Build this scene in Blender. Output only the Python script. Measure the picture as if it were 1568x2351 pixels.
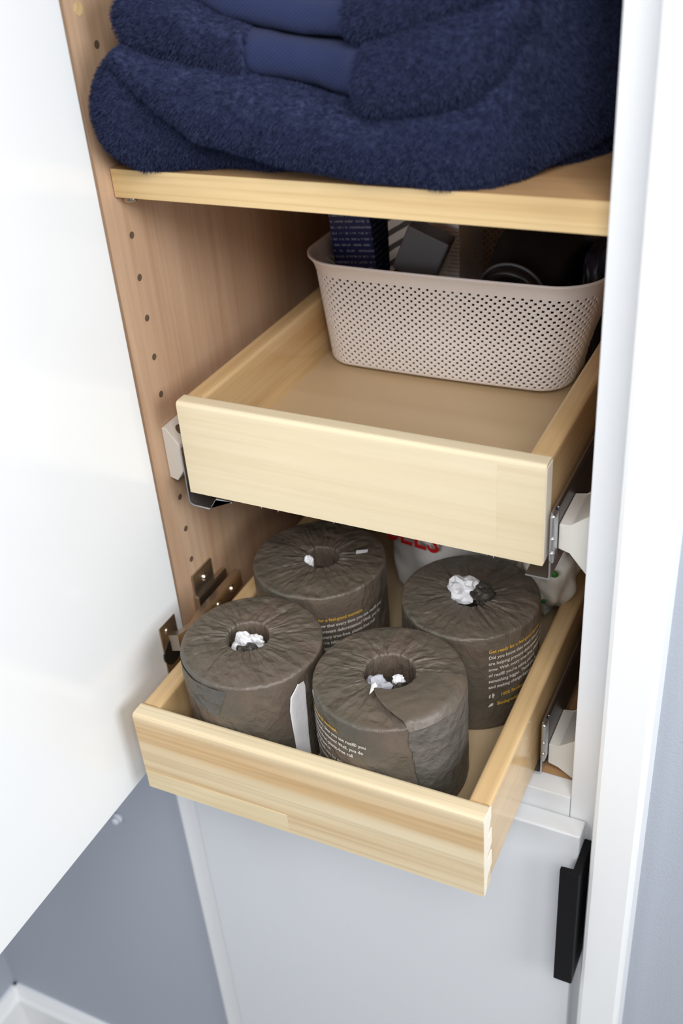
import bpy, bmesh, math, random
from math import sin, cos, pi, sqrt, radians
from mathutils import Vector, Matrix, noise

for o in list(bpy.data.objects):
    bpy.data.objects.remove(o, do_unlink=True)
S = bpy.context.scene
COL = S.collection
random.seed(7)

# ------------------------------------------------------------------ camera
cd = bpy.data.cameras.new('camera'); cam = bpy.data.objects.new('camera', cd); COL.objects.link(cam)
CR = Vector((0.9002, 0.4295, -0.0723)); CU = Vector((-0.1813, 0.5205, 0.8344)); CF = Vector((-0.396, 0.738, -0.5464))
CF.normalize(); CR = (CR - CF*CR.dot(CF)).normalized(); CU = CR.cross(CF).normalized()
cam.matrix_world = Matrix(((CR.x, CU.x, -CF.x, 0.4766), (CR.y, CU.y, -CF.y, -0.5801), (CR.z, CU.z, -CF.z, 0.2797), (0, 0, 0, 1)))
cd.sensor_fit = 'VERTICAL'; cd.sensor_height = 36.0; cd.sensor_width = 24.0
cd.lens = 2447.6/2351*36.0
cd.clip_start = 0.01
cd.dof.use_dof = True; cd.dof.focus_distance = 0.80; cd.dof.aperture_fstop = 5.6
S.camera = cam

# ------------------------------------------------------------------ world, lamps, exposure
W = bpy.data.worlds.new('world'); S.world = W; W.use_nodes = True
W.node_tree.nodes['Background'].inputs[0].default_value = (0.90, 0.95, 1.0, 1)
W.node_tree.nodes['Background'].inputs[1].default_value = 0.12

def area(name, loc, target, sx, sy, power, color):
    l = bpy.data.lights.new(name, 'AREA'); l.shape = 'RECTANGLE'; l.size = sx; l.size_y = sy; l.energy = power; l.color = color
    o = bpy.data.objects.new(name, l); COL.objects.link(o); o.location = loc
    d = Vector(target) - Vector(loc); o.rotation_euler = d.to_track_quat('-Z', 'Y').to_euler()
    return o
area('ceiling_light', (0.80, -1.05, 1.00), (0.1, 0.0, -0.15), 0.7, 0.7, 22, (1.0, 0.99, 0.975))
area('window_light', (1.75, -0.50, 0.42), (0.0, -0.08, -0.15), 0.9, 0.9, 23, (0.95, 0.98, 1.0))

area('left_wall_fill', (-0.12, -1.70, 0.30), (-0.2, 0.0, -0.6), 0.5, 0.5, 7.0, (0.96, 0.98, 1.0))  # added fill with no real source, brightens the grey wall left of the door

vs = S.view_settings
vs.view_transform = 'Standard'; vs.look = 'None'; vs.exposure = -0.1; vs.gamma = 1.0; vs.use_curve_mapping = False

# ------------------------------------------------------------------ material helpers
def lin(r, g, b):
    f = lambda c: (c/255/12.92) if c/255 <= 0.04045 else ((c/255+0.055)/1.055)**2.4
    return (f(r), f(g), f(b), 1)

class NT:
    def __init__(s, name):
        s.m = bpy.data.materials.new(name); s.m.use_nodes = True
        s.t = s.m.node_tree; s.n = s.t.nodes; s.p = s.n['Principled BSDF']
    def add(s, kind, **kw):
        n = s.n.new(kind)
        for k, v in kw.items(): setattr(n, k, v)
        return n
    def ln(s, a, b): s.t.links.new(a, b)
    def coords(s, scale=(1, 1, 1), rot=(0, 0, 0)):
        c = s.add('ShaderNodeTexCoord'); m = s.add('ShaderNodeMapping')
        m.inputs['Scale'].default_value = scale; m.inputs['Rotation'].default_value = rot
        s.ln(c.outputs['Object'], m.inputs['Vector']); return m.outputs['Vector']
    def noise(s, vec, scale, detail=4, rough=.55, dist=0):
        n = s.add('ShaderNodeTexNoise'); n.inputs['Scale'].default_value = scale; n.inputs['Detail'].default_value = detail
        n.inputs['Roughness'].default_value = rough; n.inputs['Distortion'].default_value = dist
        s.ln(vec, n.inputs['Vector']); return n.outputs['Fac']
    def ramp(s, fac, stops):
        r = s.add('ShaderNodeValToRGB'); e = r.color_ramp.elements
        while len(e) < len(stops): e.new(0.5)
        for el, (p, c) in zip(e, stops): el.position = p; el.color = c
        s.ln(fac, r.inputs['Fac']); return r.outputs['Color']
    def mix(s, a, b, fac, mode='MIX'):
        m = s.add('ShaderNodeMix', data_type='RGBA', blend_type=mode)
        for sock, v in ((m.inputs[0], fac), (m.inputs[6], a), (m.inputs[7], b)):
            if hasattr(v, 'is_linked'): s.ln(v, sock)
            else: sock.default_value = v
        return m.outputs[2]
    def base(s, v):
        if hasattr(v, 'is_linked'): s.ln(v, s.p.inputs['Base Color'])
        else: s.p.inputs['Base Color'].default_value = v
    def bump(s, h, strength, dist, prev=None):
        b = s.add('ShaderNodeBump'); b.inputs['Strength'].default_value = strength; b.inputs['Distance'].default_value = dist
        s.ln(h, b.inputs['Height'])
        if prev: s.ln(prev, b.inputs['Normal'])
        return b.outputs['Normal']
    def setn(s, n): s.ln(n, s.p.inputs['Normal'])
    def set(s, **kw):
        for k, v in kw.items(): s.p.inputs[k.replace('_', ' ')].default_value = v
        return s

def plain(name, col, rough=.5, metal=0, spec=.5, bump=None):
    t = NT(name); t.base(col); t.set(Roughness=rough, Metallic=metal); t.p.inputs['Specular IOR Level'].default_value = spec
    if bump:
        t.setn(t.bump(t.noise(t.coords(), bump[0], 3), bump[1], bump[2]))
    return t.m

def wood(name, light, dark, axis, streak=1.0, rough=.42, fine=.5, off=0.0, lines=.35):
    """straight-grained timber: noise stretched along the grain axis"""
    t = NT(name)
    long, cross = 2.2*streak, 38.0*streak
    sc = [cross]*3; sc['xyz'.index(axis)] = long
    v = t.coords(tuple(sc), (0, 0, 0))
    a = t.add('ShaderNodeVectorMath', operation='ADD'); a.inputs[1].default_value = (off, off*1.7, off*.6); t.ln(v, a.inputs[0]); v = a.outputs[0]
    f1 = t.noise(v, 1.0, 3, .5, .35)
    f2 = t.noise(v, 7.0, 5, .6, .1)
    c1 = t.ramp(f1, [(0.36, light), (0.56, tuple(.55*l+.45*d for l, d in zip(light, dark))), (0.72, dark)])
    c2 = t.ramp(f2, [(0.35, (1, 1, 1, 1)), (0.75, (.86, .83, .78, 1))])
    sc3 = [cross*2.6]*3; sc3['xyz'.index(axis)] = long*.55
    f3 = t.noise(t.coords(tuple(sc3)), 1.0, 2, .5, .25)
    c3 = t.ramp(f3, [(0.44, (1, 1, 1, 1)), (0.50, (.80, .74, .66, 1)), (0.56, (1, 1, 1, 1))])
    t.base(t.mix(t.mix(c1, c2, fine, 'MULTIPLY'), c3, lines, 'MULTIPLY'))
    t.set(Roughness=rough); t.setn(t.bump(f2, .12, .0006))
    return t.m

M = {}
M['white_paint'] = plain('white_paint', lin(238, 240, 243), .32, 0, .5, (260, .05, .0006))
M['white_door'] = plain('white_door_paint', lin(240, 242, 244), .16, 0, .75)
M['lower_door'] = plain('white_door_paint_shaded', lin(226, 229, 233), .4)  # same white door paint, greyed to carry the shade on the lower front
M['white_trim'] = plain('white_trim_paint', lin(244, 245, 246), .35)
M['grey_wall'] = plain('grey_wall_paint', lin(176, 182, 193), .75, 0, .3, (420, .35, .0011))
M['tile_floor'] = plain('floor_tile', lin(165, 163, 160), .5)
M['maple_panel'] = wood('maple_panel', lin(207, 175, 147), lin(186, 150, 121), 'z', .8, .45, .6)
M['maple_floor'] = wood('maple_floor', lin(206, 166, 122), lin(184, 140, 98), 'x', .8, .45, .6)
M['maple_edge'] = wood('maple_edge', lin(222, 194, 144), lin(200, 166, 116), 'x', .9, .4, .6, 3.1, .6)
M['maple_front'] = wood('maple_front', lin(235, 221, 190), lin(228, 209, 173), 'x', .8, .38, .3, 1.3, .15)
M['maple_block'] = wood('maple_block', lin(233, 218, 186), lin(225, 206, 170), 'x', .8, .38, .3, 6.3, .15)
M['pine_front'] = wood('pine_front', lin(234, 220, 188), lin(213, 180, 134), 'x', .75, .38, .6, 8.7, .6)
M['pine_strip'] = wood('pine_strip', lin(234, 219, 184), lin(222, 200, 158), 'x', 1.2, .38, .6, 14.2)
M['birch_side'] = wood('birch_side', lin(222, 192, 146), lin(200, 163, 114), 'y', .9, .15, .5, 5.5)
M['birch_ply'] = wood('birch_ply', lin(208, 185, 150), lin(196, 170, 134), 'x', .35, .5, .12, 2.2, 0.0)
M['end_grain'] = plain('pale_end_grain', lin(246, 236, 220), .5)
M['hole'] = plain('hole_shade', lin(96, 78, 62), .8)
M['zinc'] = plain('zinc_steel', lin(205, 207, 212), .36, 1.0)
M['rail_dark'] = plain('dark_steel', lin(120, 118, 122), .38, 1.0)
M['nickel'] = plain('nickel_plate', lin(205, 192, 176), .34, 1.0)
M['nickel_dark'] = plain('nickel_cup_shade', lin(40, 35, 32), .4, .3)
M['white_plastic'] = plain('white_plastic', lin(226, 222, 214), .38)
M['black_metal'] = plain('black_handle_metal', lin(12, 12, 15), .5, 0, .2)
M['basket_plastic'] = plain('greige_basket_plastic', lin(247, 241, 239), .42)
M['tissue'] = plain('white_tissue', lin(236, 236, 240), .9, 0, .2, (300, .3, .001))
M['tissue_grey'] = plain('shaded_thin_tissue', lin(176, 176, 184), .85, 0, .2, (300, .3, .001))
M['print_yellow'] = plain('yellow_print', lin(232, 184, 60), .6)
M['print_white'] = plain('white_print', lin(226, 222, 216), .6)
M['print_red'] = plain('red_print', lin(206, 24, 26), .5)
M['print_green'] = plain('green_print', lin(44, 110, 34), .5)
M['black_plastic'] = plain('black_plastic', lin(34, 32, 34), .35)
M['grey_plastic'] = plain('dark_grey_plastic', lin(92, 92, 98), .45)
M['bag_film'] = plain('white_plastic_film', lin(236, 234, 230), .3, 0, .5, (60, .4, .004))
M['bag_paper'] = plain('crumpled_white_film', lin(226, 222, 212), .4, 0, .5, (70, .4, .004))
M['yellow_card'] = plain('yellow_card', lin(220, 170, 40), .5)
M['blue_card'] = plain('blue_card', lin(40, 96, 190), .5)
M['navy_pouch'] = plain('dark_navy_pouch', lin(30, 30, 46), .4)
M['rubber'] = plain('clear_bumper', lin(226, 228, 236), .3)

def wrapper_mat(name, a, b, attr=False):
    t = NT(name); v = t.coords()
    f = t.noise(v, 20, 2, .5, .4)
    c = t.ramp(f, [(0.38, a), (0.66, b)])
    t.base(c); t.set(Roughness=.38)
    t.p.inputs['Specular IOR Level'].default_value = .5
    if attr:
        an = t.add('ShaderNodeAttribute'); an.attribute_name = 'crumple'; cv = an.outputs['Vector']
    else: cv = v
    def facets(vec, scale, rnd):
        d = t.add('ShaderNodeTexNoise'); d.inputs['Scale'].default_value = scale*.7; d.inputs['Detail'].default_value = 2; t.ln(vec, d.inputs['Vector'])
        m = t.add('ShaderNodeVectorMath', operation='MULTIPLY_ADD'); m.inputs[1].default_value = (rnd, rnd, rnd); t.ln(d.outputs['Color'], m.inputs[0]); t.ln(vec, m.inputs[2])
        w = t.add('ShaderNodeTexVoronoi', feature='F1'); w.inputs['Scale'].default_value = scale; t.ln(m.outputs[0], w.inputs['Vector'])
        return w.outputs['Distance']
    n1 = facets(cv, 95, .012); n2 = facets(v, 170, .006); n3 = t.noise(v, 500, 3, .6, .6); n4 = t.noise(cv, 130, 4, .55, 2.5)
    t.setn(t.bump(n3, .15, .0006, t.bump(n4, .5, .0020, t.bump(n2, .24, .0016, t.bump(n1, .62, .0034)))))
    return t.m
M['wrap'] = wrapper_mat('brown_paper_wrap', lin(104, 91, 80), lin(88, 83, 73), True)
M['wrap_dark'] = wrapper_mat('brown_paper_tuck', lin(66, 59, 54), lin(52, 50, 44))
M['wrap_flap'] = wrapper_mat('doubled_paper_wrap', lin(104, 98, 94), lin(80, 80, 72))
M['wrap_patch'] = wrapper_mat('doubled_paper_patch', lin(94, 92, 90), lin(84, 82, 78))

def towel_mat(name, c1, c2, scale):
    t = NT(name); v = t.coords()
    f = t.noise(v, scale, 3, .6)
    t.base(t.ramp(f, [(0.3, c1), (0.7, c2)])); t.set(Roughness=.95)
    t.p.inputs['Specular IOR Level'].default_value = .1
    t.p.inputs['Sheen Weight'].default_value = .25; t.p.inputs['Sheen Roughness'].default_value = .5
    t.p.inputs['Sheen Tint'].default_value = lin(120, 132, 190)
    t.setn(t.bump(f, .6, .002))
    return t.m
M['terry'] = towel_mat('navy_terry', lin(31, 37, 62), lin(58, 65, 95), 260)
tb = NT('navy_woven_band'); v = tb.coords((1, 1, 1), (0, 0.62, 0))
wv = tb.add('ShaderNodeTexWave', wave_type='BANDS', bands_direction='Z'); wv.inputs['Scale'].default_value = 170; wv.inputs['Distortion'].default_value = 2.0; wv.inputs['Detail Scale'].default_value = 60
tb.ln(v, wv.inputs['Vector'])
tb.base(tb.ramp(wv.outputs['Fac'], [(0.0, lin(42, 50, 86)), (1.0, lin(50, 60, 98))])); tb.set(Roughness=.9)
tb.p.inputs['Sheen Weight'].default_value = .06; tb.p.inputs['Specular IOR Level'].default_value = .1
tb.setn(tb.bump(wv.outputs['Fac'], .6, .0012)); M['band'] = tb.m

def carton_mat(name, paper, ink, axis_scale, lo, hi):
    """printed carton: rows of small print broken up into words"""
    t = NT(name); v = t.coords(axis_scale)
    w = t.add('ShaderNodeTexWave', wave_type='BANDS', bands_direction='Z'); w.inputs['Scale'].default_value = 1.0; t.ln(v, w.inputs['Vector'])
    nz = t.noise(t.coords((420, 420, 140)), 1.0, 1)
    a = t.ramp(w.outputs['Fac'], [(lo, (0, 0, 0, 1)), (hi, (1, 1, 1, 1))]); b = t.ramp(nz, [(.44, (0, 0, 0, 1)), (.5, (1, 1, 1, 1))])
    k = t.mix(a, b, 1.0, 'MULTIPLY')
    t.base(t.mix(paper, ink, k)); t.set(Roughness=.4)
    return t.m
M['navy_carton'] = carton_mat('navy_printed_carton', lin(20, 28, 90), lin(120, 126, 150), (1, 1, 60), .62, .75)  # navy and white print toned down, shelf shade mixed into the colours
M['white_carton'] = carton_mat('white_printed_carton', lin(232, 228, 226), lin(120, 116, 120), (1, 1, 90), .93, .98)
t = NT('white_striped_carton'); w = t.add('ShaderNodeTexWave', wave_type='BANDS', bands_direction='Z'); w.inputs['Scale'].default_value = 28; w.inputs['Distortion'].default_value = 1.2
t.ln(t.coords((1, 1, 1), (0, .55, 0)), w.inputs['Vector'])
t.base(t.ramp(w.outputs['Fac'], [(.25, lin(70, 64, 62)), (.45, lin(206, 198, 192))])); t.set(Roughness=.5); M['striped_carton'] = t.m

# ------------------------------------------------------------------ mesh helpers
def link(name, me, mat=None, parent=None, smooth=False):
    me.name = name
    if mat is not None and not me.materials: me.materials.append(mat)
    o = bpy.data.objects.new(name, me); COL.objects.link(o)
    if parent is not None: o.parent = parent
    if smooth:
        for p in me.polygons: p.use_smooth = True
    return o
def pym(name, vs_, fs, mat, parent=None, smooth=False):
    me = bpy.data.meshes.new(name); me.from_pydata([tuple(v) for v in vs_], [], fs); me.validate()
    bm = bmesh.new(); bm.from_mesh(me); bmesh.ops.recalc_face_normals(bm, faces=bm.faces); bm.to_mesh(me); bm.free()
    return link(name, me, mat, parent, smooth)
def box_bm(bm, lo, hi, bev=0.0, seg=2, only=None):
    vs_ = [bm.verts.new((x, y, z)) for x in (lo[0], hi[0]) for y in (lo[1], hi[1]) for z in (lo[2], hi[2])]
    i = [(0, 1, 3, 2), (4, 6, 7, 5), (0, 4, 5, 1), (2, 3, 7, 6), (0, 2, 6, 4), (1, 5, 7, 3)]
    fs = [bm.faces.new([vs_[k] for k in f]) for f in i]
    if bev > 0:
        es = {e for f in fs for e in f.edges}
        if only: es = {e for e in es if only(e.verts[0].co, e.verts[1].co)}
        bmesh.ops.bevel(bm, geom=list(es), offset=bev, segments=seg, profile=.5, affect='EDGES')
def box(name, lo, hi, mat, parent=None, bev=0.0, seg=2, only=None):
    bm = bmesh.new(); box_bm(bm, lo, hi, bev, seg, only)
    bmesh.ops.recalc_face_normals(bm, faces=bm.faces)
    me = bpy.data.meshes.new(name); bm.to_mesh(me); bm.free()
    return link(name, me, mat, parent, smooth=False)
def cyl_bm(bm, p0, p1, r0, r1=None, seg=20, cap=True):
    r1 = r0 if r1 is None else r1
    p0, p1 = Vector(p0), Vector(p1); d = (p1-p0).normalized()
    a = d.orthogonal().normalized(); b = d.cross(a)
    A = [bm.verts.new(p0+(a*cos(t)+b*sin(t))*r0) for t in [2*pi*k/seg for k in range(seg)]]
    B = [bm.verts.new(p1+(a*cos(t)+b*sin(t))*r1) for t in [2*pi*k/seg for k in range(seg)]]
    for k in range(seg): bm.faces.new((A[k], A[(k+1) % seg], B[(k+1) % seg], B[k]))
    if cap: bm.faces.new(A[::-1]); bm.faces.new(B)
def bm_obj(name, bm, mat, parent=None, smooth=False):
    bmesh.ops.recalc_face_normals(bm, faces=bm.faces)
    me = bpy.data.meshes.new(name); bm.to_mesh(me); bm.free(); return link(name, me, mat, parent, smooth)
def prism(name, poly, axis, a0, a1, mat, parent=None, bev=0.0):
    """poly in the two other axes (x,z for axis y ...) extruded along axis"""
    bm = bmesh.new()
    def P(u, v, a): return {'x': (a, u, v), 'y': (u, a, v), 'z': (u, v, a)}[axis]
    A = [bm.verts.new(P(u, v, a0)) for u, v in poly]; B = [bm.verts.new(P(u, v, a1)) for u, v in poly]
    n = len(poly)
    for k in range(n): bm.faces.new((A[k], A[(k+1) % n], B[(k+1) % n], B[k]))
    bm.faces.new(A[::-1]); bm.faces.new(B)
    if bev: bmesh.ops.bevel(bm, geom=list(bm.edges), offset=bev, segments=2, profile=.5, affect='EDGES')
    return bm_obj(name, bm, mat, parent)
def empty(name, loc=(0, 0, 0)):
    o = bpy.data.objects.new(name, None); COL.objects.link(o); o.location = loc; o.empty_display_size = .05; return o
def tag(o, label, cat, group=None):
    o['label'] = label; o['category'] = cat
    if group: o['group'] = group
    return o
def struct(o): o['kind'] = 'structure'; return o
def lerp(xs, ys, x):
    if x <= xs[0]: return ys[0]
    for k in range(1, len(xs)):
        if x <= xs[k]:
            t = (x-xs[k-1])/(xs[k]-xs[k-1]); t = t*t*(3-2*t)*.5 + t*.5
            return ys[k-1]+(ys[k]-ys[k-1])*t
    return ys[-1]

# ------------------------------------------------------------------ the room
ZF, ZC = -1.2, 1.25
def wallpiece(name, lo, hi, m): return struct(box(name, lo, hi, m))
bm = bmesh.new()
box_bm(bm, (-0.437, 0.002, ZF), (-0.045, 0.06, ZC)); box_bm(bm, (0.398, 0.002, ZF), (2.2, 0.06, ZC)); box_bm(bm, (-0.045, 0.002, 0.95), (0.398, 0.06, ZC))
struct(bm_obj('wall_back', bm, M['grey_wall']))
wallpiece('wall_left', (-0.50, -2.6, ZF), (-0.437, 0.06, ZC), M['grey_wall'])
wallpiece('floor', (-0.50, -2.6, ZF-.03), (2.2, 0.06, ZF), M['tile_floor'])
def base_prof(d): return [(0, ZF), (d, ZF), (d, ZF+.085), (d-.004, ZF+.092), (d*.55, ZF+.099), (d*.4, ZF+.104), (0, ZF+.104)]
struct(prism('baseboard_back', [(0.002-u, z) for u, z in base_prof(.014)], 'x', -.440, -.048, M['white_trim']))
struct(prism('baseboard_left', [(-.437+u, z) for u, z in base_prof(.014)], 'y', -2.6, .006, M['white_trim']))
def casing(name, x0, x1, y0, y1):
    r = .004
    struct(prism(name, [(x0, y1), (x0, y0+r), (x0+r*.3, y0+r*.3), (x0+r, y0), (x1-r, y0), (x1-r*.3, y0+r*.3), (x1, y0+r), (x1, y1)], 'z', ZF, .95, M['white_trim']))
casing('trim_left', -.0475, -.0195, -.0095, .004)
casing('trim_right', .3715, .4065, -.031, .004)

# ------------------------------------------------------------------ the built-in cabinet
CT = .80
cab = tag(empty('linen_cabinet', (0, 0, ZF)), 'tall white built-in cabinet with pale maple interior and plain slab doors', 'cabinet')
def cp(o):
    o.parent = cab; o.matrix_parent_inverse = Matrix.Translation((0, 0, -ZF)); return o
YB = .56
cp(box('side_panel', (-.018, 0.0, -.40), (0, YB, CT), M['maple_panel']))
cp(box('side_panel', (.366, 0.019, -.40), (.384, YB, CT), M['maple_panel']))
cp(box('back_panel', (-.018, YB, -.40), (.384, YB+.006, CT), M['maple_panel']))
cp(box('top_panel', (0, 0.019, CT-.018), (.366, YB, CT), M['maple_floor']))
cp(box('bottom_panel', (0, .019, -.399), (.366, YB, -.3815), M['maple_floor']))
cp(box('lower_side_panel', (-.018, .019, -1.1), (0, YB, -.401), M['maple_panel']))
cp(box('frame_stile', (-.045, 0, ZF), (-.0182, .019, CT), M['white_paint']))
cp(box('frame_stile', (-.018, 0, ZF), (0, .019, -.4005), M['white_paint']))
cp(box('frame_stile', (.3474, 0, ZF), (.398, .019, CT), M['white_paint'], None, .0012))
cp(box('frame_rail', (0, 0, -.445), (.3471, .019, -.3805), M['white_paint'], None, .0008))
cp(box('toe_rail', (0, 0, ZF), (.3471, .019, -1.09), M['white_paint']))
# shelf-pin holes: brown discs on the side panel with the inner shade painted in, every 32 mm
for k in range(-4, 12):
    z = .0373-.032*k
    if k in (-1,): continue
    bm = bmesh.new(); cyl_bm(bm, (-.004, .0259, z), (.0003, .0259, z), .0026, seg=18)
    cp(bm_obj('pin_hole', bm, M['hole']))
bm = bmesh.new(); cyl_bm(bm, (-.004, .0262, .0640), (.0075, .0262, .0640), .0035, seg=18); cyl_bm(bm, (.0075, .0262, .0640), (.009, .0262, .0640), .0035, .002, seg=18)
cp(bm_obj('shelf_pin', bm, M['nickel'], None, True))
bm = bmesh.new(); cyl_bm(bm, (-.002, .0143, .1885), (.0003, .0143, .1885), .0042, seg=20)
cp(bm_obj('plug_cap', bm, M['maple_edge']))

# open upper door (hinged on the left stile), seen from its inner side
DX0, DX1, DYE, DYS = -.0130, .0060, -.383, -.0095
door = cp(box('cabinet_door', (DX0, DYE, -.3932), (DX1, DYS, CT-.01), M['white_door'], None, .0012))
door['label'] = 'upper slab door swung open towards the viewer'
def hinge(zc):
    h = box('hinge', (DX1, -.0425, zc-.0315), (DX1+.0016, -.0195, zc+.0315), M['nickel'], None, .0006)
    # wide flange, cup as a disc with its shade painted dark, screws, arm to the cabinet side and its wing plate, one hinge
    me = h.data; bm = bmesh.new(); bm.from_mesh(me)
    for s in (-1, 1): cyl_bm(bm, (DX1+.0012, -.0335, zc+s*.024), (DX1+.0028, -.0335, zc+s*.024), .0034, .0022, 14)
    box_bm(bm, (.0012, .0195, zc-.041), (.0028, .0205+.030, zc-.019), .0006); box_bm(bm, (.0012, .0195, zc+.019), (.0028, .0205+.030, zc+.041), .0006)
    box_bm(bm, (.0005, .018, zc-.020), (.0065, .066, zc+.020), .0015)
    for s in (-1, 1): cyl_bm(bm, (.0026, .036, zc+s*.030), (.0048, .036, zc+s*.030), .0042, .0028, 14)
    # arm: bent strip profile in xy extruded in z
    prof = [(.0125, .070), (.0185, .070), (.0195, .010), (.0215, -.012), (.0150, -.030), (.0040, -.034), (.0040, -.029), (.0120, -.024), (.0150, -.010), (.0125, .006)]
    A = [bm.verts.new((x, y, zc+.001)) for x, y in prof]; B = [bm.verts.new((x, y, zc+.018)) for x, y in prof]
    n = len(prof)
    for k in range(n): bm.faces.new((A[k], A[(k+1) % n], B[(k+1) % n], B[k]))
    bm.faces.new(A[::-1]); bm.faces.new(B)
    cyl_bm(bm, (.0185, .052, zc+.0095), (.0205, .052, zc+.0095), .0042, .003, 14); cyl_bm(bm, (.0185, .028, zc+.0095), (.0205, .028, zc+.0095), .0036, .0028, 14)
    bmesh.ops.recalc_face_normals(bm, faces=bm.faces); bm.to_mesh(me); bm.free()
    me.materials.append(M['nickel_dark'])
    bm = bmesh.new(); cyl_bm(bm, (DX1+.0004, -.031, zc), (DX1+.0021, -.031, zc), .0125, seg=28)
    bmesh.ops.recalc_face_normals(bm, faces=bm.faces)
    bm2 = bmesh.new(); bm2.from_mesh(me); off = len(bm2.verts)
    vv = [bm2.verts.new(v.co) for v in bm.verts]; bm.verts.index_update()
    for f in bm.faces:
        nf = bm2.faces.new([vv[v.index] for v in f.verts]); nf.material_index = 1
    bm2.to_mesh(me); bm2.free(); bm.free()
    h.parent = door
    return h
hinge(-.3065); hinge(.2385)
bm = bmesh.new(); cyl_bm(bm, (-.1432, .0018, -.617), (-.1432, -.0035, -.617), .0062, .0055, 20); cyl_bm(bm, (-.1432, -.0035, -.617), (-.1432, -.0075, -.617), .0055, .0030, 20)
tag(bm_obj('door_bumper', bm, M['rubber'], None, True), 'small white round bumper stuck on the grey wall just under the open door edge', 'bumper')

# closed lower door with its black pull
ldoor = cp(box('cabinet_door', (-.0160, -.0188, -1.10), (.3609, -.0008, -.4003), M['lower_door'], None, .0016, 3))
ldoor['label'] = 'closed lower slab door'
prism('pull_handle', [(.3612, -.0012), (.3612, -.0340), (.3510, -.0340), (.3510, -.0383), (.3520, -.0388), (.3658, -.0388), (.3668, -.0378), (.3668, -.0012)], 'z', -.5610, -.4205, M['black_metal'], ldoor, .0005)['label'] = 'black L-shaped edge pull'

# ------------------------------------------------------------------ loose shelf
sh = box('shelf_board', (.0008, .0152, .0682), (.3652, .50, .0879), M['maple_floor'], None, .0006)
tag(sh, 'pale wooden shelf board with light maple edge carrying the navy towels', 'shelf')
box('edge_strip', (.0008, .0144, .0682), (.3652, .0156, .0879), M['maple_edge'], sh, .0003)

# ------------------------------------------------------------------ pull-out drawers
WD, HD, TD, SD = .2891, .0812, .0150, .0160
def drawer(label, loc, rot, depth, fmat, extra):
    d = tag(empty('pull_out_drawer', loc), label, 'drawer'); d.rotation_euler = rot
    topfront = lambda a, b: a.z > -.001 and b.z > -.001
    bm = bmesh.new(); box_bm(bm, (0, 0, -HD), (WD, TD, 0), .0032, 4, lambda a, b: a.z > -.001 and b.z > -.001 and abs(a.x-b.x) > .1)
    f = bm_obj('front_panel', bm, fmat, d)
    for a, b_ in ((0, SD), (WD-SD, WD)):
        box('side_panel', (a, TD, -.0745), (b_, depth, -.0006), M['birch_side'], d, .003, 3, lambda p, q: p.z > -.002 and q.z > -.002 and abs(p.y-q.y) > .1)
    box('back_panel', (SD, depth-.014, -.0745), (WD-SD, depth, -.0006), M['birch_side'], d, .002)
    box('drawer_bottom', (SD-.004, TD-.004, -.0640), (WD-SD+.004, depth-.012, -.0580), M['birch_ply'], d)
    extra(d)
    return d
def splinters(d, n, z, x0, x1):
    rr = random.Random(3); V, Fc = [], []
    for k in range(n):
        x = rr.uniform(x0, x1); L = rr.uniform(.001, .004); a = rr.uniform(-1.0, 1.0); w = .00022
        p = Vector((x, rr.uniform(.0003, .003), z+.0005)); q = p+Vector((sin(a)*L, -.0006, -cos(a)*L*.8))
        i = len(V); V += [p+Vector((-w, 0, 0)), p+Vector((w, 0, 0)), p+Vector((0, w*1.6, 0)), q]
        Fc += [(i, i+1, i+3), (i+1, i+2, i+3), (i+2, i, i+3)]
    o = pym('splinters', V, Fc, M['end_grain'], d); o['kind'] = 'stuff'
def extra_u(d):
    splinters(d, 34, -HD, .06, WD-.004)
    box('end_face', (WD, .0008, -HD+.001), (WD+.0004, TD-.001, -.003), M['end_grain'], d)
    box('glued_block', (WD*.885, -.00018, -HD+.0004), (WD-.0006, .0008, -.0050), M['maple_block'], d)
def extra_l(d):
    splinters(d, 10, -HD, .02, WD-.002)
    bm = bmesh.new(); box_bm(bm, (.0006, -.0003, -HD+.0002), (WD*.452, .001, -HD+.0195))
    bm_obj('glued_strip', bm, M['pine_strip'], d)
    # dovetailed end: two pale tails reaching back into the side
    H = HD
    poly = [(.0006, -.0035), (.004, -.0009), (TD, -.0009), (TD, -.012), (.0105, -.020), (.0075, -.027), (TD+.001, -.0245), (TD+.001, -.040), (.0075, -.044),
            (.0075, -.050), (TD+.001, -.0475), (TD+.001, -.062), (.0075, -.066), (.005, -.078), (.0006, -HD+.0004)]
    prism('dovetail_end', [(y, z) for y, z in poly], 'x', WD, WD+.0005, M['end_grain'], d)
drawer('upper pull-out drawer with plain pale maple front, the perforated basket at its back', (.0270, .0070, -.0838), (0, .0054, -.0007), .475, M['maple_front'], extra_u)
drawer('lower pull-out drawer drawn furthest out, holding brown wrapped rolls', (.0260, -.1160, -.2975), (0, -.0042, .0049), .475, M['pine_front'], extra_l)

# slides (fixed rails) on white plastic spacers
def rail_right(zb, lab):
    r = prism('slide_rail', [(.3019, zb), (.3185, zb), (.3200, zb+.0015), (.3200, zb+.057), (.3187, zb+.057), (.3187, zb+.0028), (.3180, zb+.0014), (.3019, zb+.0014)], 'y', .0125, .47, M['zinc'])
    bm = bmesh.new(); box_bm(bm, (.3201, .020, zb+.018), (.3226, .47, zb+.058), .0011, 3)
    bm_obj('channel', bm, M['rail_dark'], r)
    box('nose', (.3186, .0100, zb+.016), (.3226, .0198, zb+.056), M['zinc'], r, .0018, 3)
    for dz in (.025, .037):
        bm = bmesh.new(); bmesh.ops.create_uvsphere(bm, u_segments=14, v_segments=8, radius=.0019)
        for v in bm.verts: v.co += Vector((.3212, .0104, zb+dz))
        bm_obj('rivet', bm, M['zinc'], r, True)
    return tag(r, lab, 'drawer slide')
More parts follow.
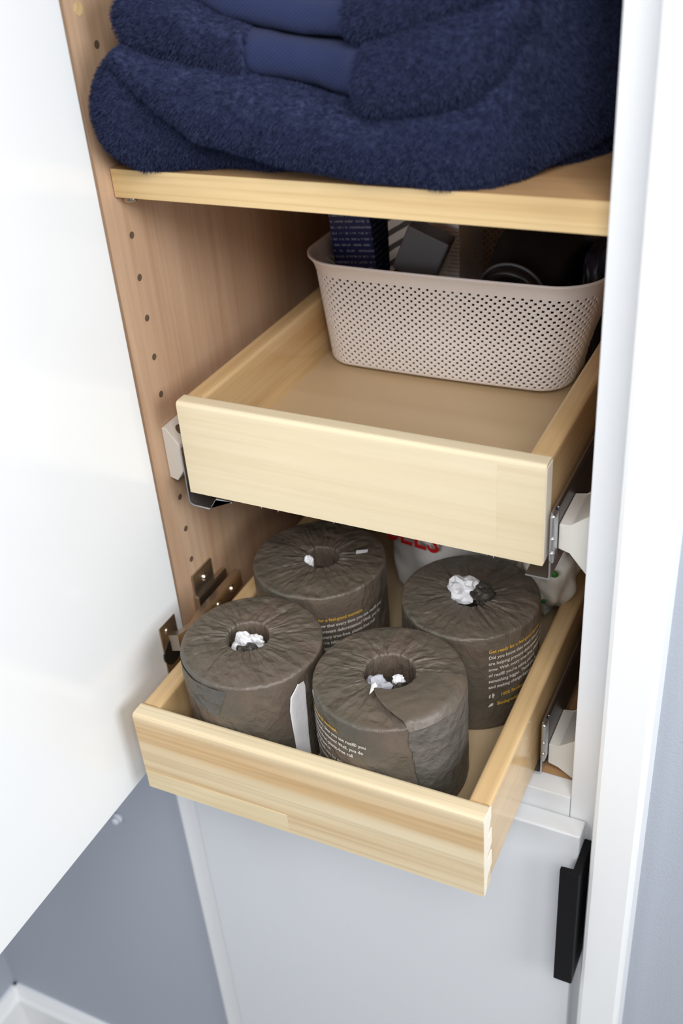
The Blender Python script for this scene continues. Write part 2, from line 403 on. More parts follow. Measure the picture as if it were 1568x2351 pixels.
def rail_left(zb, lab):
    t_ = .0014
    out = [(.0190, zb+.052), (.0190, zb+.003), (.0200, zb+.0012), (.0225, zb), (.0378, zb-.0006), (.0390, zb+.0006), (.0450, zb+.0100), (.0600, zb+.0100)]
    inn = [(x+t_*.8, z+t_*.9) for x, z in out[::-1]]
    r = prism('slide_rail', out+inn, 'y', .0125, .47, M['zinc'])
    box('channel', (.0155, .022, zb+.018), (.0188, .47, zb+.056), M['rail_dark'], r, .001)
    return tag(r, lab, 'drawer slide')
rail_right(-.1818, 'bent metal slide under the right side of the upper drawer')
rail_left(-.1822, 'bent metal slide under the left side of the upper drawer')
rail_right(-.3765, 'bent metal slide beside the right side of the lower drawer')
def bracket_right(zc, lab):
    p = [(.3228, zc-.0115), (.3315, zc-.0125), (.3445, zc-.030), (.3500, zc-.036), (.3655, zc-.036), (.3655, zc+.030), (.3500, zc+.030), (.3445, zc+.020), (.3315, zc+.0095), (.3228, zc+.0092)]
    p = [(u, max(v, -.3812)) for u, v in p]
    if zc < -.3: p = p[:3]+[(.3655, -.3812)]+p[5:]
    o = prism('slide_spacer', p, 'y', .0195, .062, M['white_plastic'], None, .0008)
    return tag(o, lab, 'spacer')
def bracket_left(zc, lab):
    p = [(.0003, zc+.0235), (.004, zc+.0235), (.0150, zc+.0100), (.0150, zc-.0140), (.0075, zc-.0245), (.0003, zc-.0225)]
    o = prism('slide_spacer', p, 'y', .0178, .060, M['white_plastic'], None, .0007)
    bm = bmesh.new(); cyl_bm(bm, (.0085, .030, zc+.0165), (.0097, .030, zc+.0182), .0042, seg=16)
    bm_obj('screw_hole', bm, M['hole'], o)  # solid disc, the shade of the screw pit is its brown colour
    return tag(o, lab, 'spacer')
bracket_right(-.1470, 'white plastic spacer block right of the upper drawer, behind the white stile')
bracket_left(-.1400, 'white plastic spacer block on the left panel beside the upper drawer front')
bracket_right(-.3580, 'white plastic spacer block low on the right, beside the lower drawer')

# ------------------------------------------------------------------ toilet rolls in brown paper
TEXT = ['Get ready for a feel-good moment.', 'Did you know that every time you use reel\u00ae you', 'are helping prevent deforestation? Well, you do',
        'now. With every tree-free, plastic-free roll', "of reel\u00ae you're taking part in", 'something bigger. Thank you for this', 'and making change happen.']
def text_geo(s, size, bold=.012):
    cu = bpy.data.curves.new('t', 'FONT'); cu.body = s; cu.size = size; cu.offset = bold*size; cu.resolution_u = 2; cu.fill_mode = 'FRONT'
    ob = bpy.data.objects.new('t', cu); COL.objects.link(ob)
    dg = bpy.context.evaluated_depsgraph_get(); me = ob.evaluated_get(dg).to_mesh()
    V = [v.co.copy() for v in me.vertices]; F = [tuple(p.vertices) for p in me.polygons]
    ob.evaluated_get(dg).to_mesh_clear(); bpy.data.objects.remove(ob); bpy.data.curves.remove(cu)
    return V, F
_tc = {}
def tg(s, size):
    k = (s, size)
    if k not in _tc: _tc[k] = text_geo(s, size, .014)
    return _tc[k]
def print_on(roll, R, H, start_deg, lines, name, mat, xs, size):
    V, F = [], []
    for s, z, a0 in lines:
        v, f = tg(s, size); i = len(V)
        for p in v:
            a = radians(a0)+p.x*xs/R
            V.append(Vector((cos(a)*(R+.0007), sin(a)*(R+.0007), z+p.y)))
        F += [tuple(k+i for k in q) for q in f]
    me = bpy.data.meshes.new(name); me.from_pydata([tuple(v) for v in V], [], F)
    return link(name, me, mat, roll)

def make_roll(loc, R, H, seed, label, hole=(0, 0), hr=.0195):
    rr = random.Random(seed)
    NA = 400
    creases = [(2*pi*(k+rr.uniform(-.4, .4))/13, rr.uniform(.0005, .0013), rr.uniform(.018, .04), rr.uniform(-.4, .4), rr.uniform(.45, 1.0)) for k in range(13)]
    prof = []                                   # (radius, height, weight of the crumpling)
    for k in range(10): prof.append((hr*.90, H-.042+.0385*k/9, .35))
    for k in range(1, 5): a = pi/2*k/4; prof.append((hr*.90+.0022*(1-cos(a)), H-.0035+.0024*sin(a), .7))
    r0 = hr*.90+.0022; n = 34
    for k in range(1, n): u = k/n; prof.append((r0+(R-.0026-r0)*u, H-.0011+.0008*sin(pi*u)-.0002*u, 1.0))
    for k in range(7): a = pi/2*k/6; prof.append((R-.0026+.0026*sin(a), H-.0039+.0026*cos(a), .8*(1-k/6)))
    for k in range(1, 22): prof.append((R, (H-.0039)*(1-k/21)+.0025*(k/21), 0))
    prof += [(R-.003, 0, 0), (R-.02, .0004, 0)]
    V, CK = [], []; path = 0.0; pp = None
    ridge = lambda q: 1-abs(noise.noise(q))*2
    for r, z, w in prof:
        if pp: path += sqrt((r-pp[0])**2+(z-pp[1])**2)
        pp = (r, z)
        t = max(0.0, min(1.0, (r-hr*.9)/(R-hr*.9)))
        for j in range(NA):
            a = 2*pi*j/NA
            ux, uy = cos(a), sin(a)
            dz = 0; dr = 0
            # crumple coordinates: stretched along the radius, so folds run into the core
            q = Vector((ux*.040, uy*.040, path*.50+seed*.31))
            CK.append((q.x, q.y, q.z))
            if w > 0:
                for (c, amp, wd, bend, reach) in creases:
                    dd = (a-c-bend*t*.5+pi) % (2*pi)-pi
                    fall = max(0.0, 1-t/reach)**.5 if t < reach else 0
                    dz -= amp*math.exp(-(dd/wd)**2)*fall
                    dz += amp*.55*max(0.0, 1-abs((dd-wd*2.4)/(wd*2.2)))*fall
                dz += (.0006*noise.noise(q*70) - .0011*max(0, ridge(q*95)-.45) + .0005*noise.noise(Vector((ux*r*150, uy*r*150, seed)))
                       + .0006*max(0, ridge(Vector((ux*r*120, uy*r*120, seed*2.0)))-.5) + .0003*ridge(q*210))*w
                dr += (.0014*noise.noise(Vector((ux*2.6, uy*2.6, seed+9)))+.0007*noise.noise(Vector((ux*8, uy*8, seed+2+z*60))))*w*(1-t)
            side = 1-w if z < H-.003 else 0
            dr += side*(.0006*noise.noise(Vector((ux*2.0, uy*2.0, z*20+seed))) + .0004*max(0, ridge(Vector((ux*3.1, uy*3.1, z*46+seed)))-.55))
            f = max(0, 1-(r-hr*.8)/(R-hr*.8))
            V.append(((r+dr)*ux+hole[0]*f, (r+dr)*uy+hole[1]*f, z+dz))
    F = []
    for i in range(len(prof)-1):
        for j in range(NA):
            F.append((i*NA+j, i*NA+(j+1) % NA, (i+1)*NA+(j+1) % NA, (i+1)*NA+j))
    o = pym('toilet_roll', V, F, M['wrap'], None, True)
    at = o.data.attributes.new('crumple', 'FLOAT_VECTOR', 'POINT'); at.data.foreach_set('vector', [c for q in CK for c in q])
    o.location = loc
    tag(o, label, 'toilet roll', 'brown paper-wrapped toilet rolls in the lower drawer')
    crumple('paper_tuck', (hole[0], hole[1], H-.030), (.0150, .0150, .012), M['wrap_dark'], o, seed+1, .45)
    return o
def crumple(name, c, s, mat, parent, seed, amp=.4, sub=4, smooth=True):
    if 'tuft' in name or 'tuck' in name: sub, smooth = 3, False
    bm = bmesh.new(); bmesh.ops.create_icosphere(bm, subdivisions=sub, radius=1.0)
    for v in bm.verts:
        p = v.co.copy()
        n = noise.noise(p*1.3+Vector((seed*3.1, 0, seed)))*.8 + noise.noise(p*2.9+Vector((seed, 5, 0)))*.6
        cr = abs(noise.noise(p*2.2+Vector((0, seed*2, 3))))
        v.co = Vector(c)+Vector((p.x*s[0], p.y*s[1], p.z*s[2]))*(1+amp*n-amp*.6*cr)
    o = bm_obj(name, bm, mat, parent, smooth); return o
def patch(name, R, H, pts, mat, roll, lift=.0009, nsub=26, jag=0.0, seed=0):
    """patch of paper lying on the side of a roll: pts = rows (z, angle from, angle to)"""
    V, F = [], []
    for i, (z, a0, a1) in enumerate(pts):
        for k in range(nsub+1):
            a = radians(a0+(a1-a0)*k/nsub)
            if k == 0 and jag: a += radians(jag)*noise.noise(Vector((z*900, seed, 0)))
            L = R+lift*(1 if 0 < k < nsub else .55)+.0005*noise.noise(Vector((a*6, z*60, seed)))
            V.append((cos(a)*L, sin(a)*L, z))
    n = nsub+1
    for i in range(len(pts)-1):
        for k in range(nsub): F.append((i*n+k, i*n+k+1, (i+1)*n+k+1, (i+1)*n+k))
    return pym(name, V, F, mat, roll, True)

ZR = -.3553
HR = .0995
rA = make_roll((.0988, -.0440, ZR), .0562, HR, 11, 'wrapped toilet roll at the front left with a strip of bare white tissue', (-.005, .003), .0190)
rB = make_roll((.2164, -.0430, ZR), .0575, HR, 23, 'wrapped toilet roll at the front centre with a torn overlapping seam', (-.001, .004), .0215)
rC = make_roll((.1000, .0735, ZR), .0578, HR, 37, 'wrapped toilet roll at the back left in the shade of the upper drawer', (.002, .002), .0165)
rD = make_roll((.2400, .0695, ZR), .0566, HR, 51, 'wrapped toilet roll at the back right with crumpled tissue poking out', (0, 0), .0165)

XS, TS = .875, .0046
def lines_from(a0, R, z1, rng, dz=.0061): return [(TEXT[k], z1-dz*k, a0) for k in rng]
zt1 = -.2712-ZR
print_on(rB, .0575, HR, 0, lines_from(-164.2, .0575, zt1, [0]), 'yellow_heading', M['print_yellow'], XS, TS)
print_on(rB, .0575, HR, 0, lines_from(-164.2, .0575, zt1, range(1, 7)), 'white_text', M['print_white'], XS, TS)
for cap in (('100% Bamboo', zt1-.0012-.0466, -46), ('Biodegradable', zt1-.0012-.0555, -49)):
    print_on(rD, .0566, HR, 0, [cap], 'yellow_caption', M['print_yellow'], XS, TS)
print_on(rD, .0566, HR, 0, lines_from(-56.2, .0566, zt1-.0012, [0]), 'yellow_heading', M['print_yellow'], XS, TS)
print_on(rD, .0566, HR, 0, lines_from(-56.2, .0566, zt1-.0012, range(1, 7)), 'white_text', M['print_white'], XS, TS)
print_on(rC, .0578, HR, 0, lines_from(-83.5, .0578, zt1-.0105, [0]), 'yellow_heading', M['print_yellow'], XS, TS)
print_on(rC, .0578, HR, 0, lines_from(-83.5, .0578, zt1-.0105, range(1, 7)), 'white_text', M['print_white'], XS, TS)
def icon(roll, R, polys):
    V, F = [], []
    for poly in polys:
        i = len(V)
        for s, z in poly:
            a = s/R; V.append((cos(a)*(R+.0008), sin(a)*(R+.0008), z))
        F.append(tuple(range(i, i+len(poly))))
    me = bpy.data.meshes.new('print_icon'); me.from_pydata(V, [], F); return link('print_icon', me, M['print_white'], roll)
s0 = radians(-56.2)*.0566; zi = zt1-.0012-.0466
icon(rD, .0566, [[(s0+.0003, zi), (s0+.0014, zi), (s0+.0016, zi+.0030), (s0+.0022, zi+.0034), (s0+.0008, zi+.0036), (s0+.0004, zi+.0020)],
                 [(s0+.0030, zi-.0002), (s0+.0042, zi-.0002), (s0+.0042, zi+.0046), (s0+.0030, zi+.0046)], [(s0+.0042, zi+.0012), (s0+.0052, zi+.0024), (s0+.0050, zi+.0034), (s0+.0042, zi+.0024)],
                 [(s0-.0004, zi-.0098), (s0+.0012, zi-.0092), (s0+.0036, zi-.0084), (s0+.0040, zi-.0060), (s0+.0026, zi-.0058), (s0+.0008, zi-.0072)]])

# roll A: grey doubled patch, bare tissue strip; white tuft in the core
patch('paper_patch', .0562, HR, [(HR-.0050-.0030*k, -150+1.5*k, -80-1.2*k) for k in range(10)], M['wrap_patch'], rA, .0007)
pA = patch('bare_tissue', .0562, HR, [(.088, -23.5, -18), (.083, -28, -17), (.079, -31.5, -17), (.066, -33.5, -17.5), (.050, -33.2, -18), (.034, -32.5, -19), (.018, -32, -19), (.004, -31, -19)], M['tissue'], rA, .0016)
crumple('tissue_tuft', (-.0110, .0040, HR-.0130), (.0090, .0090, .0110), M['tissue'], rA, 5, .5)
crumple('tissue_tuft', (-.0010, .0085, HR-.0120), (.0075, .0050, .0080), M['tissue'], rA, 6, .5)
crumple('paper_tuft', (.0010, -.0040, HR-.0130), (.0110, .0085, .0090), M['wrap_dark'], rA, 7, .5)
# roll B: overlapping flap with a torn edge, tuft
fl = [(HR+.0004-.004*k if k else HR-.0028, -51+.2*k, 34) for k in range(24)]
patch('seam_flap', .0575, HR, [(HR-.0045-.0040*k, -53+max(0, k-6)*.45+(2.0 if k > 4 else 0), 20) for k in range(23)], M['wrap_flap'], rB, .0010, 26, 1.5, 4)
# flap over the top: from the rim to the core
V, F = [], []
nA, nR = 20, 16
for i in range(nR+1):
    u = i/nR
    r = .0575+.0008-(.0575-.0222)*u if i else .0583
    for k in range(nA+1):
        a0 = -53-44*u**1.3; a1 = 18-10*u
        a = radians(a0+(a1-a0)*k/nA)
        z = HR+.0022+.0014*sin(pi*u)+.0006*noise.noise(Vector((cos(a)*r*160, sin(a)*r*160, 4))) if i else HR-.0045
        if i == 1: z = HR+.0002
        V.append((cos(a)*r-.001*u, sin(a)*r+.004*u, z))
for i in range(nR):
    for k in range(nA): F.append((i*(nA+1)+k, i*(nA+1)+k+1, (i+1)*(nA+1)+k+1, (i+1)*(nA+1)+k))
pym('seam_flap', V, F, M['wrap'], rB, True)
crumple('tissue_tuft', (-.0060, -.0060, HR-.0095), (.0110, .0075, .0100), M['tissue_grey'], rB, 8, .55)
crumple('tissue_tuft', (.0070, .0010, HR-.0060), (.0050, .0045, .0050), M['tissue'], rB, 9, .5)
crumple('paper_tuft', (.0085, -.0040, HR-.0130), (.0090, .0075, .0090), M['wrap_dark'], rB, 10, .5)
pym('tissue_point', [(-.0065, -.0165, HR+.0016), (-.0015, -.0175, HR+.0018), (-.0035, -.0275, HR+.0018), (-.0040, -.0150, HR+.0030)], [(0, 1, 3), (0, 1, 2), (1, 2, 3), (0, 2, 3)], M['tissue'], rB)
pB = patch('bare_tissue', .0575, HR, [(.082, 182, 200), (.076, 181, 199), (.068, 183, 197)], M['tissue'], rB, .0016)
crumple('tissue_tuft', (-.0080, -.0040, HR-.0060), (.0040, .0050, .0065), M['tissue'], rC, 14, .4)
V = [(.030, .012, HR+.0014), (.038, .018, HR+.0012), (.037, .022, HR+.0014), (.028, .017, HR+.0016)]
pym('tissue_scrap', V, [(0, 1, 2, 3)], M['tissue'], rC)
crumple('tissue_tuft', (-.0060, .0015, HR+.0010), (.0135, .0120, .0120), M['tissue'], rD, 21, .5)
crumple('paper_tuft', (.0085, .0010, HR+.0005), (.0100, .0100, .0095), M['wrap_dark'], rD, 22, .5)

# ------------------------------------------------------------------ packs behind the rolls
def pillow(name, lo, hi, mat, seed, amp, label, cat, exp=5.0):
    bm = bmesh.new(); bmesh.ops.create_cube(bm, size=2.0); bmesh.ops.subdivide_edges(bm, edges=bm.edges[:], cuts=22, use_grid_fill=True)
    c = (Vector(lo)+Vector(hi))/2; s = (Vector(hi)-Vector(lo))/2
    for v in bm.verts:
        p = v.co; L = (abs(p.x)**exp+abs(p.y)**exp+abs(p.z)**exp)**(1/exp); q = p/L
        n = noise.noise(q*1.7+Vector((seed, 0, 0)))+.6*noise.noise(q*4+Vector((0, seed, 0)))-.5*abs(noise.noise(q*3.1+Vector((0, 0, seed))))
        w = Vector((q.x*s.x, q.y*s.y, q.z*s.z)); d = w.normalized()*amp*n
        if q.z < -.9: d.z = 0
        v.co = c+w+d
    for v in bm.verts: v.co.z = max(v.co.z, lo[2])
    return tag(bm_obj(name, bm, mat, None, True), label, cat)
pack = pillow('plastic_wrapped_pack', (.128, .142, ZR+.0003), (.276, .262, -.205), M['bag_film'], 3, .004, 'white plastic-wrapped pack with red lettering behind the brown rolls', 'package', 5)
V, F = tg('SEES', .034)
o = pym('red_lettering', [(.136+p.x*.78, .1365, -.2690+p.y-.10*p.x) for p in V], F, M['print_red'], pack)
def wad(name, c, s_, mat, seed):
    bm = bmesh.new(); bmesh.ops.create_icosphere(bm, subdivisions=5, radius=1.0)
    for v in bm.verts:
        p = v.co.copy(); q = p*.95+Vector((seed, 0, 0))
        n = .42*noise.noise(q)-.38*(1-abs(noise.noise(q*1.25+Vector((0, seed, 3))))*2)*.5+.10*(abs(noise.noise(q*3.0))*2)
        f = 1-.75*max(0, -p.z)**1.2
        v.co = Vector(c)+Vector((p.x*s_[0]*f, p.y*s_[1]*f, p.z*s_[2]))*(1.15+n)
    return bm_obj(name, bm, mat, None, True)
bag = tag(wad('crumpled_bag', (.2790, .152, -.286), (.0235, .030, .036), M['bag_paper'], 31), 'crumpled white bag with green spots against the right drawer side', 'bag')
for (x, y, z, r) in ((.2935, .122, -.2600, .0036), (.2850, .122, -.2890, .0030)):
    ok, (x, y, z), nrm, fi = bag.closest_point_on_mesh((x, y, z))
    bm = bmesh.new(); bmesh.ops.create_uvsphere(bm, u_segments=12, v_segments=8, radius=r)
    for v in bm.verts: v.co = Vector((x+v.co.x*1.3, y+v.co.y*.5, z+v.co.z))
    bm_obj('green_spot', bm, M['print_green'], bag, True)

# ------------------------------------------------------------------ perforated basket
BZ0, BZ1 = -.1405, -.0490
def rrect(ax, ay, r, u):
    """point and outward normal on a rounded rectangle, u in 0..1 by arc length, starting at front centre going +x"""
    L = 4*(ax-r)+4*(ay-r)+2*pi*r; s = u*L % L
    seg = [(ax-r, 'f'), (pi*r/2, 'c1'), (2*(ay-r), 'r'), (pi*r/2, 'c2'), (2*(ax-r), 'b'), (pi*r/2, 'c3'), (2*(ay-r), 'l'), (pi*r/2, 'c4'), (ax-r, 'f2')]
    for Ln, k in seg:
        if s <= Ln+1e-9:
            if k == 'f': return (s, -ay), (0, -1)
            if k == 'r': return (ax, -(ay-r)+s), (1, 0)
            if k == 'b': return (ax-r-s, ay), (0, 1)
            if k == 'l': return (-ax, ay-r-s), (-1, 0)
            if k == 'f2': return (-(ax-r)+s, -ay), (0, -1)
            a = s/r; i = int(k[1])-1
            cx, cy = [(ax-r, -(ay-r)), (ax-r, ay-r), (-(ax-r), ay-r), (-(ax-r), -(ay-r))][i]
            th = -pi/2+i*pi/2+a
            return (cx+r*cos(th), cy+r*sin(th)), (cos(th), sin(th))
        s -= Ln
    return (0, -ay), (0, -1)
def bk(u, t, off=0.0):
    """t 0 bottom .. 1 top"""
    ax = .1120+(.1265-.1120)*t; ay = .092+(.104-.092)*t; r = .026+.008*t
    (x, y), (nx, ny) = rrect(ax, ay, r, u)
    cx, cy = .1620+(.1712-.1620)*t, .2985-.0030*t
    bow = -.003*max(0, -ny)*(1-min(1, (x/ax)**2))
    return Vector((cx+x+nx*off, cy+y+ny*off+bow, BZ0+(BZ1-BZ0)*t))
NC = 236
rows = 14
us = []
for k in range(NC): us += [(k/NC, k, True), ((k+.60)/NC, k, False)]
vs2 = []
for j in range(rows):
    for q in (0, .37, .5, .87): vs2.append((j+q)/rows)
vs2.append(1.0)
vt = [0.055+.945*v for v in vs2]
V, F = [], []
nu = len(us)
for v_, t_ in zip(vs2, vt):
    for (u, k, h) in us:
        ph = cos(2*pi*(u*NC-.27)/2)*cos(2*pi*(v_*rows-.185))
        e = min(1, min(v_, 1-v_)*rows*1.2)
        V.append(bk(u, t_, -.00055*ph*e))
for i in range(len(vs2)-1):
    q = i % 4
    for j in range(nu):
        k = us[j][1]; ishole = us[j][2] and ((q == 0 and k % 2 == 0) or (q == 2 and k % 2 == 1)) and not (k in (41, 42, 195, 194))
        if ishole: continue
        F.append((i*nu+j, i*nu+(j+1) % nu, (i+1)*nu+(j+1) % nu, (i+1)*nu+j))
# solid foot band and floor
b0 = len(V)
ring0 = [bk(u, .03, -.0012) for (u, k, h) in us]; ring1 = [bk(u, 0.0, -.006) for (u, k, h) in us]; ring2 = [bk(u, 0.0, -.045) for (u, k, h) in us]
V += ring0+ring1+ring2
for j in range(nu):
    j2 = (j+1) % nu
    F.append((j, b0+j, b0+j2, j2)); F.append((b0+j, b0+nu+j, b0+nu+j2, b0+j2)); F.append((b0+nu+j, b0+2*nu+j, b0+2*nu+j2, b0+nu+j2))
F.append(tuple(b0+2*nu+j for j in range(nu))[::-1])
me = bpy.data.meshes.new('storage_basket'); me.from_pydata([tuple(v) for v in V], [], F)
basket = link('storage_basket', me, M['basket_plastic'], None, True)
tag(basket, 'greige plastic basket with woven-look perforated sides in the upper drawer', 'basket')
sm = basket.modifiers.new('wall', 'SOLIDIFY'); sm.thickness = .0016; sm.offset = -1
prof = [(0.0002, 0.000), (.0010, .0035), (.0026, .0075), (.0050, .0112), (.0066, .0130), (.0066, .0142), (.0052, .0146), (.0030, .0135), (.0008, .0110), (-.0014, .0060), (-.0018, 0.0)]
V, F = [], []
nu2 = 220
for (o_, dz) in prof:
    for j in range(nu2):
        p = bk(j/nu2, 1.0, o_); V.append((p.x, p.y, BZ1-.0006+dz))
for i in range(len(prof)-1):
    for j in range(nu2): F.append((i*nu2+j, i*nu2+(j+1) % nu2, (i+1)*nu2+(j+1) % nu2, (i+1)*nu2+j))
pym('rim', V, F, M['basket_plastic'], basket, True)
# grip on the right-hand end
pr = bk(.25, .72, .0006)
box('grip', (pr.x-.0005, pr.y-.045, -.081), (pr.x+.0035, pr.y+.045, -.067), M['basket_plastic'], basket, .0014)

# contents of the basket
def carton(name, c, size, rz, mat, label, cat='box', tilt=(0, 0)):
    o = box(name, (-size[0]/2, -size[1]/2, 0), (size[0]/2, size[1]/2, size[2]), mat, None, .0012)
    o.location = c; o.rotation_euler = (tilt[0], tilt[1], rz); return tag(o, label, cat)
fz = BZ0+.0022
carton('carton', (.0790, .2600, fz), (.040, .048, .150), .03, M['navy_carton'], 'navy blue carton with rows of white print at the left of the basket', 'box', (0, -.07))
carton('carton', (.1155, .2680, fz), (.026, .046, .142), .02, M['striped_carton'], 'pale carton with dark slanting stripes beside the navy carton')
carton('carton', (.1475, .2860, fz), (.035, .060, .146), -.02, M['white_carton'], 'white carton standing behind the leaning grey-capped bottle')
bo = box('bottle', (-.017, -.010, 0), (.017, .010, .092), M['black_plastic'], None, .006, 3)
bo.location = (.0990, .2200, fz+.004); bo.rotation_euler = (0, .42, .10)
tag(bo, 'dark bottle with a slanted grey cap leaning in the basket', 'bottle')
cpz = prism('cap', [(-.0185, .0910), (-.0190, .132), (.0190, .132), (.0185, .0910)], 'y', -.0115, .0115, M['grey_plastic'], bo, .002)
# hair dryer: barrel pointing at the viewer, ring nozzle
bm = bmesh.new()
hd = [(.0, .019), (.004, .0225), (.010, .0235), (.014, .0205), (.030, .027), (.060, .033), (.095, .034), (.110, .028), (.114, .010)]
seg = 40
rings = []
for (l, r) in hd:
    rings.append([bm.verts.new((r*cos(2*pi*k/seg), l, r*sin(2*pi*k/seg))) for k in range(seg)])
for a, b_ in zip(rings, rings[1:]):
    for k in range(seg): bm.faces.new((a[k], a[(k+1) % seg], b_[(k+1) % seg], b_[k]))
bm.faces.new(rings[-1])
inner = [bm.verts.new((.016*cos(2*pi*k/seg), .006, .016*sin(2*pi*k/seg))) for k in range(seg)]
for k in range(seg): bm.faces.new((rings[0][k], rings[0][(k+1) % seg], inner[(k+1) % seg], inner[k]))
bm.faces.new(inner)
box_bm(bm, (-.014, .055, -.060), (.014, .085, -.026), .006, 3)
dr = bm_obj('hair_dryer', bm, M['black_plastic'], None, True)
dr.location = (.2220, .2110, -.0640); dr.rotation_euler = (.10, 0, -.05); dr.scale = (1.22, 1.22, 1.22)
tag(dr, 'black hair dryer lying in the basket with its round nozzle facing out', 'hair dryer')
bm = bmesh.new()
R1, r2 = .0240, .0012
N1, N2 = 40, 8
g = [[bm.verts.new(((R1+r2*cos(2*pi*b_/N2))*cos(2*pi*a/N1), .0085+r2*sin(2*pi*b_/N2), (R1+r2*cos(2*pi*b_/N2))*sin(2*pi*a/N1))) for b_ in range(N2)] for a in range(N1)]
for a in range(N1):
    for b_ in range(N2): bm.faces.new((g[a][b_], g[(a+1) % N1][b_], g[(a+1) % N1][(b_+1) % N2], g[a][(b_+1) % N2]))
bm_obj('nozzle_ring', bm, M['grey_plastic'], dr, True)
po = pillow('pouch', (.2680, .255, fz), (.2880, .330, -.035), M['navy_pouch'], 9, .003, 'dark navy pouch at the right end of the basket', 'pouch', 4)
carton('carton', (.2740, .378, fz), (.022, .020, .110), .0, M['blue_card'], 'blue carton at the back right corner of the basket')
carton('packet', (.2690, .348, fz), (.012, .020, .098), .0, M['yellow_card'], 'slim yellow packet at the right end of the basket', 'packet')

# ------------------------------------------------------------------ folded navy towels
def layer(name, xs, zt, zb, yf, mat, parent=None, yb=.34, nx=120, x0=None, x1=None, endL=0, endR=0, seed=0, amp=.0022, bulge=None, squash=.85):
    """one folded edge: rounded front between a top and a bottom line, running back into the shelf"""
    x0 = xs[0] if x0 is None else x0; x1 = xs[-1] if x1 is None else x1
    nphi = 34; V, F = [], []
    cols = []
    for i in range(nx+1):
        x = x0+(x1-x0)*i/nx
        top, bot, y0 = lerp(xs, zt, x), lerp(xs, zb, x), lerp(xs, yf, x)
        h = max(.002, (top-bot)/2); zc = (top+bot)/2
        k = 1.0; push = 0
        if endL and x < x0+endL: k = sqrt(max(0.0, 1-((x0+endL-x)/endL)**2)); push = endL*.9*(1-k)
        if endR and x > x1-endR: k = min(k, sqrt(max(0.0, 1-((x-x1+endR)/endR)**2))); push = max(push, endR*.9*(1-sqrt(max(0.0, 1-((x-x1+endR)/endR)**2))))
        h *= max(k, .04)
        b_ = min(h*1.05, .05) if bulge is None else bulge
        pts = []
        for q in range(6): pts.append((yb+(y0+push+b_-yb)*q/6, zc+h))
        for q in range(nphi+1):
            ph = pi/2-pi*q/nphi
            cs, sn = cos(ph), sin(ph)
            pts.append((y0+push+b_-b_*abs(cs)**squash, zc+h*(abs(sn)**squash)*(1 if sn >= 0 else -1)))
        for q in range(1, 7): pts.append((y0+push+b_+(yb-y0-push-b_)*q/6, zc-h))
        col = []
        for (y, z) in pts:
            p = Vector((x, y, z))
            d = noise.noise(Vector((x*28+seed, y*26, z*34)))*amp + noise.noise(Vector((x*75, y*70+seed, z*80)))*amp*.45
            dirv = Vector((0, y-(y0+push+b_), z-zc))
            if dirv.length > 1e-6: dirv.normalize()
            if y > y0+push+b_: dirv = Vector((0, 0, 1 if z > zc else -1)); d *= .5
            p += dirv*d
            p.z = max(p.z, .0884)
            V.append(p)
        cols.append(len(pts))
    n = cols[0]
    for i in range(nx):
        for j in range(n-1): F.append((i*n+j, (i+1)*n+j, (i+1)*n+j+1, i*n+j+1))
    F.append(tuple(j for j in range(n))); F.append(tuple(nx*n+j for j in range(n))[::-1])
    me = bpy.data.meshes.new(name); me.from_pydata([tuple(v) for v in V], [], F)
    bm = bmesh.new(); bm.from_mesh(me); bmesh.ops.recalc_face_normals(bm, faces=bm.faces); bm.to_mesh(me); bm.free()
    return link(name, me, mat, parent, True)
def pile(o, count, length=.0042, seed=1):
    """terry loops as short hair, only on the front folds"""
    vg = o.vertex_groups.new(name='pile')
    idx = [v.index for v in o.data.vertices if v.co.y < .13]
    vg.add(idx, 1.0, 'REPLACE')
    o.modifiers.new('pile', 'PARTICLE_SYSTEM'); ps = o.particle_systems[-1]; ps.seed = seed
    st = ps.settings; st.type = 'HAIR'; st.count = count; st.hair_step = 3; st.render_step = 2; st.display_step = 2
    ps.vertex_group_density = 'pile'; ps.vertex_group_length = 'pile'
    st.use_advanced_hair = True; st.brownian_factor = .0; st.factor_random = .0005; st.tangent_factor = .0; st.object_align_factor = (-.0003, 0, -.0004); st.normal_factor = length/4
    st.root_radius = .40; st.tip_radius = .22; st.radius_scale = .001; st.use_close_tip = True
    st.child_type = 'NONE'; st.material = 1; st.emit_from = 'FACE'; st.use_even_distribution = True; st.use_modifier_stack = False
TG = 'folded navy towels on the shelf'
# bottom towel: lower layer seen at the left, big front flap that curls up at the right
t1 = layer('folded_towel', [.0035, .030, .06, .10, .15, .22, .28, .30, .345], [.168, .168, .160, .150, .135, .120, .115, .115, .115], [.0885]*9,
           [-.010, -.008, .002, .016, .024, .034, .060, .075, .15], M['terry'], None, .34, 110, endL=.030, seed=1, amp=.0026)
tag(t1, 'bottom navy terry towel of the stack, its thick folded edge resting on the shelf', 'towel')
fx = [.026, .036, .044, .054, .0675, .091, .116, .146, .176, .196, .216, .244, .258, .272, .284, .295, .309, .325, .343]
fzt = [.166, .1685, .166, .163, .160, .1545, .1515, .146, .139, .1335, .1335, .136, .140, .152, .178, .205, .215, .215, .21]
fzb = [.160, .156, .1485, .138, .127, .1135, .1060, .1000, .0950, .0925, .0905, .0890, .0888, .0895, .0915, .095, .100, .106, .115]
fyf = [.002, -.006, -.009, -.010, -.010, -.009, -.007, -.004, -.001, .001, .003, .005, .008, .013, .022, .036, .056, .082, .125]
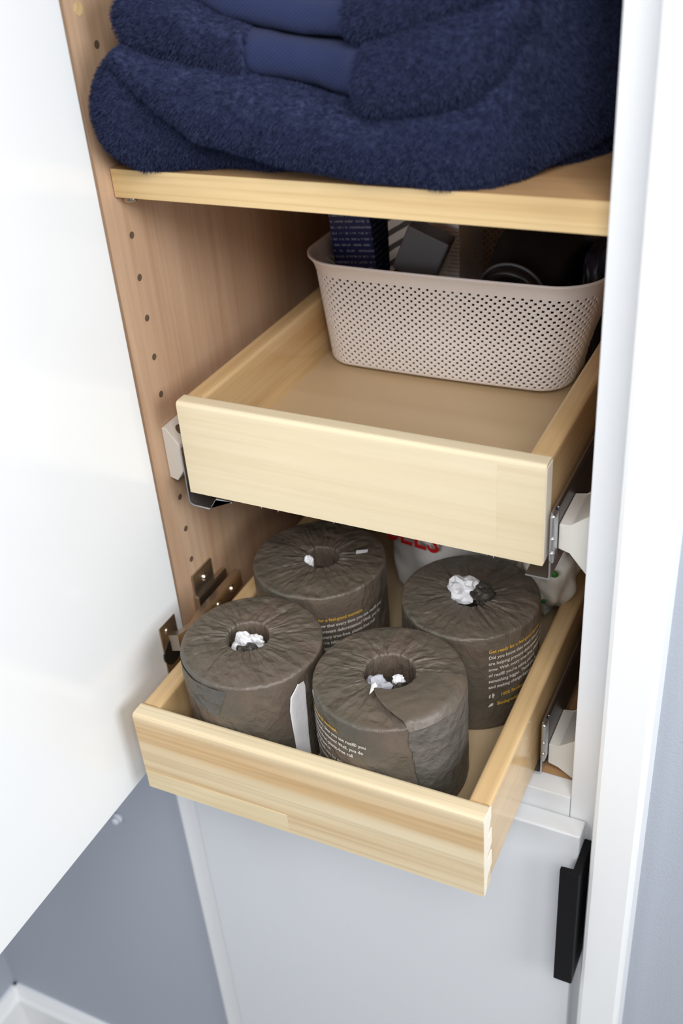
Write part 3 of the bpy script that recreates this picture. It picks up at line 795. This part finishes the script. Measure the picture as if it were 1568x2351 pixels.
f1 = layer('front_flap', fx, fzt, fzb, fyf, M['terry'], t1, .30, 150, endL=.012, seed=4, amp=.0024, bulge=.026)
# middle towel
mx = [.026, .050, .079, .099, .128, .157, .183, .1995, .219, .240, .261, .278, .290]
mzt = [.199, .196, .192, .183, .1755, .1715, .1695, .1690, .173, .179, .185, .190, .193]
mzb = [.168, .160, .156, .152, .148, .143, .136, .130, .1325, .134, .138, .150, .170]
myf = [.010, .006, .005, .006, .009, .012, .012, .008, .006, .008, .012, .020, .034]
t2 = layer('folded_towel', mx, mzt, mzb, myf, M['terry'], None, .34, 60, x0=.026, x1=.1195, endL=.012, seed=8, amp=.0020)
tag(t2, 'middle navy towel with a smooth woven band between its terry ends', 'towel')
t2b = layer('terry_end', mx, mzt, mzb, [y-.008 for y in myf], M['terry'], t2, .34, 60, x0=.1955, x1=.292, endL=.006, endR=.012, seed=9, amp=.0020)
layer('woven_band', mx, [z-.002 for z in mzt], [z+.001 for z in mzb], [y+.004 for y in myf], M['band'], t2, .34, 60, x0=.117, x1=.199, seed=10, amp=.0016)
# top towel
ux = [.070, .082, .105, .130, .157, .1865, .210, .240, .270, .300, .330]
uzb = [.192, .188, .178, .1735, .1705, .1690, .171, .178, .186, .195, .20]
uzt = [.216, .210, .203, .198, .195, .1965, .202, .209, .216, .222, .225]
uyf = [.022, .018, .016, .016, .016, .014, .012, .016, .024, .034, .06]
t3 = layer('folded_towel', ux, uzt, uzb, uyf, M['terry'], None, .34, 80, x0=.1855, x1=.330, endL=.005, seed=14, amp=.0018)
tag(t3, 'topmost navy towel in view, its ribbed band cut off by the top of the picture', 'towel')
layer('woven_band', ux, [z-.001 for z in uzt], [z+.001 for z in uzb], [y+.003 for y in uyf], M['band'], t3, .34, 80, x0=.060, x1=.189, seed=15, amp=.0012)
layer('upper_fold', [.02, .34], [.245, .25], [.197, .200], [.042, .040], M['terry'], t3, .34, 60, seed=16, amp=.002)
for o, n in ((t1, 90000), (f1, 130000), (t2, 45000), (t2b, 55000), (t3, 45000)):
    pile(o, int(n*1.3), .0023, n % 97)
